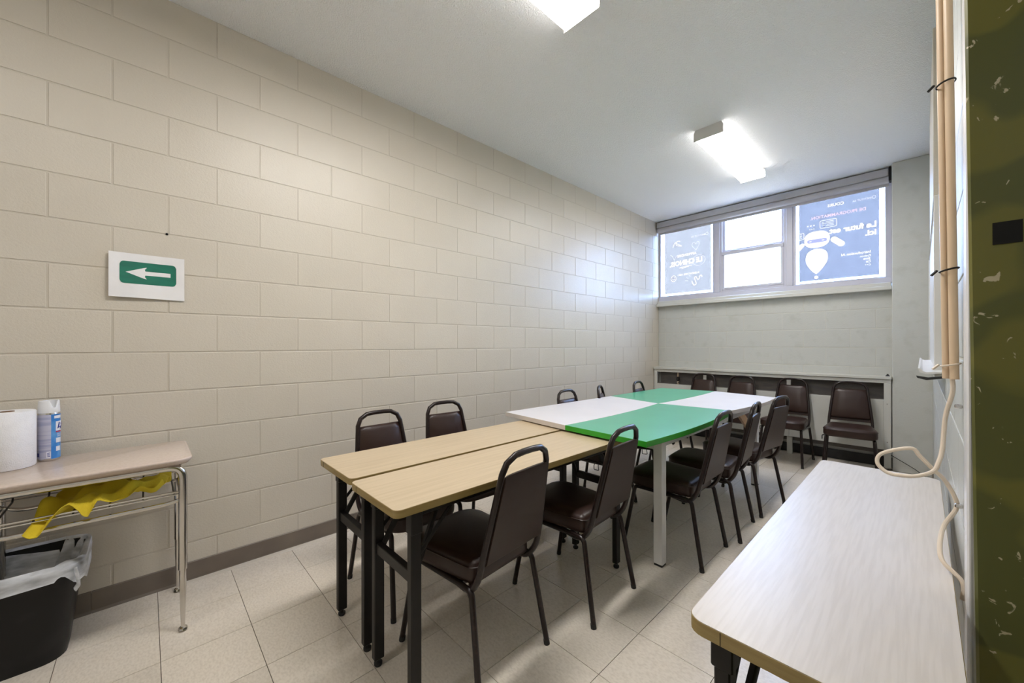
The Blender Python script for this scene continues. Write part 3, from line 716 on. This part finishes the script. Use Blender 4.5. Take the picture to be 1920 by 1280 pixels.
for x in (XF - .012, XR + .012):
    MB().sweep(bend([(x, YL, .592), (x, YL + .05, .565), (x, YR - .05, .565), (x, YR, .575)], .03, 4), .0085, 10).build('stretcher', M_chrome, dk)
for y in (YL, YR): MB().sweep([(XR, y, .575), (XF, y, .575)], .009, 10).build('side_bar', M_chrome, dk)
# wire book basket
BX0, BX1 = .12, XF - .006
MB().sweep([(BX1, YL + .01, .618), (BX1, YR - .004, .612)], .0042, 8).build('basket_rim', M_chrome, dk)
MB().sweep([(BX1, YL + .01, .606), (BX1, YR - .01, .601)], .0034, 8).build('basket_rim', M_chrome, dk)
MB().sweep([(BX0 - .01, YL + .01, .62), (BX0 - .01, YR - .004, .62)], .0042, 8).build('basket_rim', M_chrome, dk)
for k in range(6):
    y = YL + .04 + k * (YR - YL - .07) / 5
    p = bend([(BX0 - .01, y, .715), (BX0 - .01, y, .612), (BX1, y, .610)], .02, 3); MB().sweep(p, .0036, 6).build('basket_wire', M_black, dk)
MB().sweep([(BX0 - .01, YL + .01, .70), (BX0 - .01, YR - .004, .70)], .0036, 8).build('basket_wire', M_black, dk)

# yellow cloth on the basket
def cloth():
    nu, nv = 46, 26; vs = []; fs = []; rnd = random.Random(3)
    for i in range(nu):
        u = i / (nu - 1)
        for j in range(nv):
            v = j / (nv - 1)
            y = .045 + .345 * u + .02 * math.sin(3 * v + 1.0) - .03 * (1 - u) * v
            wdt = .13 + .13 * math.sin(PI * min(1, u * 1.25 + .18)) * (1 - .55 * u)
            x = .455 - wdt * (1 - v) - .025 * u - .10 * max(0, u - .55)
            z = .622 + .026 * abs(math.sin(7.5 * u + 2.6 * v + .4)) * (1 - .3 * v) + .016 * math.sin(13 * v + 7 * u) + .011 * math.sin(21 * u - 9 * v) * (.4 + v) + .006 * math.sin(34 * u + 11 * v) + .030 * math.exp(-((u - .45) / .25) ** 2) * (1 - v) + .018 * u
            z = max(z, .618)
            # front corner hangs over the rim on the left end
            h = max(0, v - .62) / .38 * max(0, 1 - abs(u - .10) / .20); z -= .085 * h ** 1.1; x += .022 * min(1, h * 3)
            h2 = max(0, v - .7) / .3 * max(0, 1 - abs(u - .42) / .07); z -= .035 * h2; x += .012 * min(1, h2 * 3)
            vs.append((x, y, z))
    for i in range(nu - 1):
        for j in range(nv - 1): a = i * nv + j; fs.append((a, a + nv, a + nv + 1, a + 1))
    mb = MB(); mb.add(vs, fs); n = len(vs)
    mb.add([(x, y, z - .003) for x, y, z in vs], [f[::-1] for f in fs])
    edge = [(i * nv) for i in range(nu)] + [((nu - 1) * nv + j) for j in range(1, nv)] + [(i * nv + nv - 1) for i in range(nu - 2, -1, -1)] + [j for j in range(nv - 2, 0, -1)]
    k = len(edge); mb.f += [(edge[q], edge[(q + 1) % k], edge[(q + 1) % k] + n, edge[q] + n) for q in range(k)]; mb.m += [0] * k
    return mb
tag(cloth().build('cleaning_cloth', M_yellow, ang=80), 'crumpled yellow cleaning cloth lying in the wire basket of the desk', 'cloth')

# paper towel roll and spray can on the desk
pt = thing('paper_towel_roll', 'upright white paper towel roll on the desk, cut by the left edge', 'paper towel', (.165, -.085, DZ))
MB().lathe([(.021, .001), (.0745, .001), (.0765, .004), (.0765, .222), (.0745, .225), (.021, .225)], (0, 0, 0), 40, cap0=False, cap1=False).build('paper', M_towel, pt, ang=50)
MB().lathe([(.0205, .0), (.0205, .227), (.0185, .227), (.0185, .0)], (0, 0, 0), 24, cap0=False, cap1=False).build('cardboard_core', M_card, pt, ang=50)
sp = thing('spray_can', 'blue and white disinfectant spray can with white cap beside the paper towel roll', 'spray can', (.105, .018, DZ), 0)
CR = .033
MB().lathe([(.0, .003), (.029, .0), (.032, .002), (CR - .0004, .006), (CR - .0004, .198), (.031, .203), (.0, .204)], (0, 0, 0), 32).build('can_body', M_chrome, sp)
# label: toward the camera direction
a_cam = math.atan2(.325 - .018, 2.667 - .105)
def label_patch(a0, a1, z0, z1, m, nm, dr=0.0): 
    return MB().lathe([(CR + dr, z0), (CR + dr, z1)], (0, 0, 0), max(4, int((a1 - a0) * 14)), a0=a_cam + a0, a1=a_cam + a1).build(nm, m, sp)
label_patch(.18, PI + 1.2, .008, .196, M_canblue, 'blue_label')
label_patch(-2.0, .18, .010, .196, M_cangrey, 'text_panel')
label_patch(-.2, .14, .014, .040, M_labw, 'barcode_patch', .0006)
for k in range(4): label_patch(-.15, .10, .018 + .005 * k, .0205 + .005 * k, M_navy, 'barcode_bar', .0010)
label_patch(-1.3, -.9, .020, .036, M_navy, 'corner_mark', .0006)
label_patch(.45, 1.3, .178, .190, M_labw, 'top_strip', .0006)
label_patch(.60, 1.5, .125, .165, M_labw, 'logo_field', .0006)
# brand lettering wrapped on the can: script word and its red underline
def wrap_text(body, size, a_start, z, m, nm, slope=0.0, bold=0.0):
    me = text_mesh(body, size, bold=bold)
    for v in me.vertices:
        x, y, zz = v.co; an = a_cam + a_start + (x + y * .25) / (CR + .001); r = CR + .0012 + zz
        v.co = (r * math.cos(an), r * math.sin(an), z + y + slope * x)
    me.materials.append(m); me.update(); return link(nm, me, sp)
wrap_text('Lysol', .034, .72, .134, M_navy, 'lettering', .30, .0006)
label_patch(.60, 1.3, .118, .1235, M_red, 'red_swoosh', .0010)
for k in range(3): label_patch(.75, 1.25, .100 - .0 * k + .005 * k, .1015 + .005 * k, M_labw, 'small_print', .0008)
MB().lathe([(CR + .0009, -.010), (CR + .0009, .010)], (0, 0, .048), 8, a0=a_cam + .62, a1=a_cam + 1.15).build('round_badge', M_labw, sp)
MB().lathe([(CR + .0007, .074), (CR + .0007, .094)], (0, 0, 0), 8, a0=a_cam + .62, a1=a_cam + 1.3).build('blue_swirl', M_labw, sp)
# cap with a scooped notch facing the room
def cap():
    n = 32; mb = MB(); rings = []
    for (r, z) in ((.0318, .203), (.0325, .206), (.0315, .225), (.0305, .250), (.0295, .254)):
        ring = []
        for i in range(n):
            an = 2 * PI * i / n; d = (an - (a_cam + .55) + PI) % (2 * PI) - PI; k = max(0, 1 - abs(d) / .42)
            zz = z - (0 if z < .24 else .030 * min(1, k * 1.8)); ring.append((r * math.cos(an), r * math.sin(an), zz))
        rings.append(ring)
    inner = [[(x * .90, y * .90, z) for x, y, z in rings[-1]], [(x * .86, y * .86, .222) for x, y, z in rings[-1]]]
    return mb.loft(rings + inner, True, True)
cp = cap().build('spray_cap', M_canwhite, sp, ang=50)
MB().bbox((-.006, -.006, .222), (.006, .006, .244), .002).build('nozzle', M_canwhite, sp)

# ------------------------------------------------------------------ waste bin with liner
bn = thing('waste_bin', 'black plastic waste bin under the desk, cut by the left edge', 'bin', (0, 0, 0))
def binring(k, z, dx=0, wv=0.0, n=7):
    # k=0 bottom .. 1 rim
    x0, x1, y0, y1 = .085 - .045 * k, .315 + .060 * k, -.29 - .05 * k, .085 + .045 * k
    o = rrect(x0 - dx, y0 - dx, x1 + dx, y1 + dx, .07 + .01 * k, n); return [(x, y, z) for x, y in o]
RIM = .385
MB().loft([binring(0, .0), binring(.02, .006), binring(.5, RIM * .5), binring(.94, RIM - .03), binring(1, RIM - .03, .004), binring(1, RIM, .006), binring(1, RIM, -.004), binring(.9, RIM - .03, -.004), binring(.05, .02, -.004)], True, True).build('bin_body', M_plastic, bn, ang=40)
def liner():
    rnd = random.Random(5); rings = []
    prof = [(.25, .10, -.012), (.55, .20, -.018), (.85, RIM - .08, -.012), (1, RIM - .015, -.008), (1, RIM + .010, .000), (1, RIM + .008, .012), (.98, RIM - .015, .014), (.96, RIM - .04, .013), (.93, RIM - .06, .016)]
    for q, (k, z, dx) in enumerate(prof):
        r = binring(k, z, dx, n=14); out = []
        for i, (x, y, zz) in enumerate(r):
            a = i / len(r) * 2 * PI
            amp = .006 if q > 3 else .014
            d = amp * (math.sin(11 * a + q) + .7 * math.sin(23 * a + 2 * q)) * .5
            cx, cy = .2, -.1; v = Vector((x - cx, y - cy)).normalized()
            if q in (0, 1, 2): d -= abs(d)
            elif q > 4: d = abs(d) * .6
            dz = 0
            if q == 4: dz = .010 * max(0, math.sin(2 * a + .6)) + .003 * math.sin(9 * a)
            if q > 6:  # ragged hanging hem, deepest on the camera side
                f = (q - 6) / 2; dz = -f * (.020 * math.sin(3 * a + 1) + .012 * math.sin(7 * a)) - f * (.11 * max(0, math.cos(a - .0)) ** 3 if x > .33 and y < .02 else 0)
            out.append((x + v.x * d, y + v.y * d, zz + dz))
        rings.append(out)
    mb = MB(); mb.loft(rings, False, False); return mb
tag(liner().build('bin_liner', M_liner, ang=70), 'translucent white plastic bag lining the black waste bin', 'bin liner')
tag(MB().sweep(curve3 := [(.372, .118, RIM - .01), (.385, .125, RIM - .04), (.384, .128, RIM - .075), (.375, .118, RIM - .095)], .012, 8, ry=.004).build('liner_tail', M_liner), 'short knotted tail of the bin bag at the bin corner', 'bin liner')

# ------------------------------------------------------------------ arrow sign on left wall
sg = thing('arrow_sign', 'white paper sign with green box and white arrow taped to the left wall', 'sign', (0, 0, 0))
def sheet():
    nu, nv = 16, 10; g = []
    for i in range(nu + 1):
        for j in range(nv + 1):
            u, v = i / nu, j / nv; y = .192 + .279 * u; z = 1.492 + .217 * v - .004 * u * (1 - v)
            x = .004 + .010 * (1 - u) ** 2 + .006 * (1 - v) ** 2 + .002 * math.sin(5 * u + 3 * v)
            g.append((x, y, z))
    f = [(i * (nv + 1) + j, (i + 1) * (nv + 1) + j, (i + 1) * (nv + 1) + j + 1, i * (nv + 1) + j + 1) for i in range(nu) for j in range(nv)]
    n = len(g); mb = MB(); mb.add(g, f); mb.add([(x - .0006, y, z) for x, y, z in g], [q[::-1] for q in f]); return mb
sheet().build('paper_sheet', M_paper, sg)
def sx(y, z):
    u = (y - .192) / .279; v = (z - 1.492) / .217; return .004 + .010 * (1 - u) ** 2 + .006 * (1 - v) ** 2 + .002 * math.sin(5 * u + 3 * v)
def patch(outline_f, y0, y1, m, nm, off, n=24):
    vs = []; fs = []
    for i in range(n + 1):
        y = y0 + (y1 - y0) * i / n; a, b = outline_f(y)
        for k in range(5): z = a + (b - a) * k / 4; vs.append((sx(y, z) + off, y, z))
    for i in range(n):
        for k in range(4): q = i * 5 + k; fs.append((q, q + 5, q + 6, q + 1))
    MB().add(vs, fs).build(nm, m, sg)
def plate(y):
    r = .016; a, b = 1.560, 1.669; d = min(y - .229, .4385 - y); s = 0 if d >= r else r - math.sqrt(max(0, r * r - (r - d) ** 2)); return a + s, b - s
patch(plate, .229, .4385, M_green, 'green_box', .0008, 40)
def arrow(y):
    zc = 1.6155
    if y < .318: h = (y - .250) / (.318 - .250) * .028
    else: h = .010
    return zc - h, zc + h
patch(arrow, .250, .416, M_paper, 'arrow', .0016, 40)
for sgn in (-1, 1):
    patch(lambda y, k=sgn: tuple(sorted((1.6155 + k * (.028 + (y - .318) * .2), 1.6155 + k * (.017 + (y - .318) * 1.5)))), .317, .3255, M_paper, 'arrow_barb', .0016, 4)
nl = MB().lathe([(.006, 0), (.006, .002), (.003, .004), (0, .005)], (0, 0, 0), 10).build('wall_plug', M_hole, loc=(.0004, .402, 1.830)); nl.rotation_euler = (0, PI / 2, 0)
tag(nl, 'small dark screw plug in the left wall above the arrow sign', 'screw')

# ------------------------------------------------------------------ right wall: whiteboard, conduits, cord, olive door frame
wb = thing('whiteboard', 'white board with thin frame on the right wall, seen edge-on', 'whiteboard', (0, 0, 0))
MB().bbox((W - .024, 3.0, 1.12), (W - .004, 4.9, 1.93), .003).build('board', M_board, wb)
for z in (1.105, 1.925): MB().bbox((W - .030, 2.985, z), (W - .002, 4.915, z + .018), .003).build('frame_rail', M_chrome, wb)
for y in (2.982, 4.900): MB().bbox((W - .030, y, 1.105), (W - .002, y + .018, 1.943), .003).build('frame_rail', M_white, wb)
# marker tray with a rolled front lip
tr = [(W - .002, 1.112), (W - .055, 1.106), (W - .075, 1.112), (W - .080, 1.130), (W - .074, 1.130), (W - .066, 1.118), (W - .055, 1.114), (W - .002, 1.118)]
MB().loft([[(x, 2.80, z + .02) for x, z in tr], [(x, 4.7, z + .02) for x, z in tr]]).build('marker_tray', M_white, wb)
tr2 = [(W - .002, 1.110), (W - .055, 1.100), (W - .082, 1.108), (W - .086, 1.118), (W - .050, 1.112), (W - .002, 1.120)]
MB().loft([[(x, 2.795, z) for x, z in tr2], [(x, 2.802, z) for x, z in tr2]]).build('tray_end_cap', M_rub, wb)
pnl = MB().bbox((W - .026, 3.35, 2.02), (W - .004, 4.6, 2.92), .003).build('cover_panel', M_wall, None); tag(pnl, 'tall beige cover panel on the right wall above the whiteboard', 'panel')
def lean(z): return -.0095 * (z - 1.17)
for i, (dx, y, r, lab) in enumerate(((-.0135, 1.775, .0082, 'beige conduit pipe on the right wall, the one closer to the door frame'), (-.026, 1.792, .0074, 'beige conduit pipe on the right wall, the one closer to the whiteboard'))):
    o = MB().sweep([(W + dx + lean(z), y, z) for z in (1.170, 1.6, 2.2, 2.7, H - .002)], r, 16).build('conduit_pipe', M_beige); tag(o, lab, 'pipe', 'beige conduits on the right wall')
def tie(z, m, label):
    x = W - .019 + lean(z); P = [(x + .0165 * math.cos(t) , 1.783 + .019 * math.sin(t), z + .004 * math.cos(t)) for t in [2 * PI * k / 18 for k in range(19)]]
    P = [(min(p[0], W - .003), p[1], p[2]) for p in P]
    mb = MB().sweep(P, .0022, 6, ry=.0016); mb.sweep([(x - .020, 1.772, z), (x - .030, 1.768, z - .012)], .003, 6)
    tag(mb.build('cable_tie', m), label, 'cable tie', 'cable ties round the conduits')
tie(1.905, M_black, 'upper black cable tie round the beige conduits')
tie(1.440, M_black, 'lower black cable tie round the beige conduits')
tie(1.205, M_cord, 'cream cable tie at the lower end of the beige conduits')
bc = MB().sweep([(W - .005, 2.50, 1.14), (W - .006, 2.50, 1.92)], .0035, 8).build('thin_cable', M_rub); tag(bc, 'thin black cable running up the right wall beside the whiteboard', 'cable')

CP = [Vector(p) for p in ((2.7177, 1.7800, 1.1782), (2.7185, 1.7800, 1.1374), (2.7070, 1.7800, 1.0766), (2.7012, 1.7650, 0.9985), (2.6947, 1.7500, 0.9659), (2.6857, 1.7400, 0.9437), (2.6633, 1.7300, 0.9300), (2.6402, 1.7300, 0.9230), (2.6061, 1.7400, 0.9206), (2.5854, 1.7500, 0.9403), (2.5951, 1.7600, 0.9660), (2.6462, 1.7750, 0.9860), (2.6632, 1.7750, 0.9688), (2.6862, 1.7750, 0.9400), (2.7059, 1.7800, 0.9156), (2.7232, 1.7800, 0.8742), (2.7231, 1.7800, 0.8492), (2.7034, 1.7600, 0.8096), (2.6951, 1.7000, 0.7817), (2.6991, 1.6600, 0.7582), (2.7120, 1.6400, 0.7319), (2.7154, 1.6300, 0.6963))]
for p in CP: p.x = min(p.x, W - .0085)
CP[-2].x = W - .008; CP[-1].x = W - .008
def crom3(P, n=6):
    out = []
    for i in range(len(P) - 1):
        p0 = P[max(0, i - 1)]; p1 = P[i]; p2 = P[i + 1]; p3 = P[min(len(P) - 1, i + 2)]
        for k in range(n):
            t = k / n; out.append(.5 * ((2 * p1) + (-p0 + p2) * t + (2 * p0 - 5 * p1 + 4 * p2 - p3) * t * t + (-p0 + 3 * p1 - 3 * p2 + p3) * t ** 3))
    out.append(P[-1]); return out
tag(MB().sweep(crom3(CP), .0046, 10).build('power_cord', M_cord), 'cream cord looping down from the conduits over the pale table', 'cord')
for cy2, cz2, which in ((1.7700, 1.1046, 'upper one'), (1.7700, 0.8625, 'lower one beside the table')):
    p = Vector((W, cy2, cz2)); cl = MB().bbox((W - .014, p.y - .006, p.z - .005), (W - .0005, p.y + .006, p.z + .005), .002).build('cord_clip', M_chrome)
    tag(cl, 'small metal clip on the right wall holding the cream cord, %s' % which, 'clip', 'cord clips on the right wall')
dc = [(2.50, 5.70, .055), (2.60, 5.66, .03), (2.68, 5.55, .008), (2.70, 5.3, .006)]
tag(MB().sweep([(2.455, 5.705, .16), (2.52, 5.70, .12), (2.62, 5.69, .06), (2.70, 5.60, .012)], .003, 6).build('thin_cable', M_rub), 'thin black cable hanging across the corner pilaster beside the heater', 'cable')

# olive door frame (latch side jamb) with strike hole
JY = 1.542
dr = sroot('door_1')
def jx(z): return W - .001 - .0095 * (z - 1.256) * 1.0
jm = MB()
rings = []
for z in (0, .6, 1.25, 1.9, 2.13):
    x = jx(z); rings.append([(x, JY, z), (x + .004, JY - .004, z), (W + .26, JY - .004, z), (W + .26, JY + .002, z), (W + .25, JY + .0025, z), (x, JY + .0025, z)])
jm.loft(rings); jb = jm.build('jamb', M_olive, dr, smooth=False)
MB().box((W + .027, JY - .0052, 1.450), (W + .063, JY - .0035, 1.493)).build('strike_hole', M_hole, dr, smooth=False)
MB().box((W + .005, .50, 2.128), (W + .25, JY, 2.18)).build('head_jamb', M_olive, dr, smooth=False)
MB().box((W + .005, .497, 0), (W + .25, .505, 2.13)).build('hinge_jamb', M_olive, dr, smooth=False)
MB().box((W + .255, .50, 0), (W + .30, JY, 2.13)).build('door_leaf', M_olive, dr, smooth=False)
# upper strip continues the olive frame to the ceiling (transom panel)
rings = []
for z in (2.13, 2.5, H):
    x = jx(z); rings.append([(x, JY - .004, z), (W + .26, JY - .004, z), (W + .26, JY + .0025, z), (x, JY + .0025, z)])
MB().loft(rings).build('jamb_extension', M_olive, dr, smooth=False)
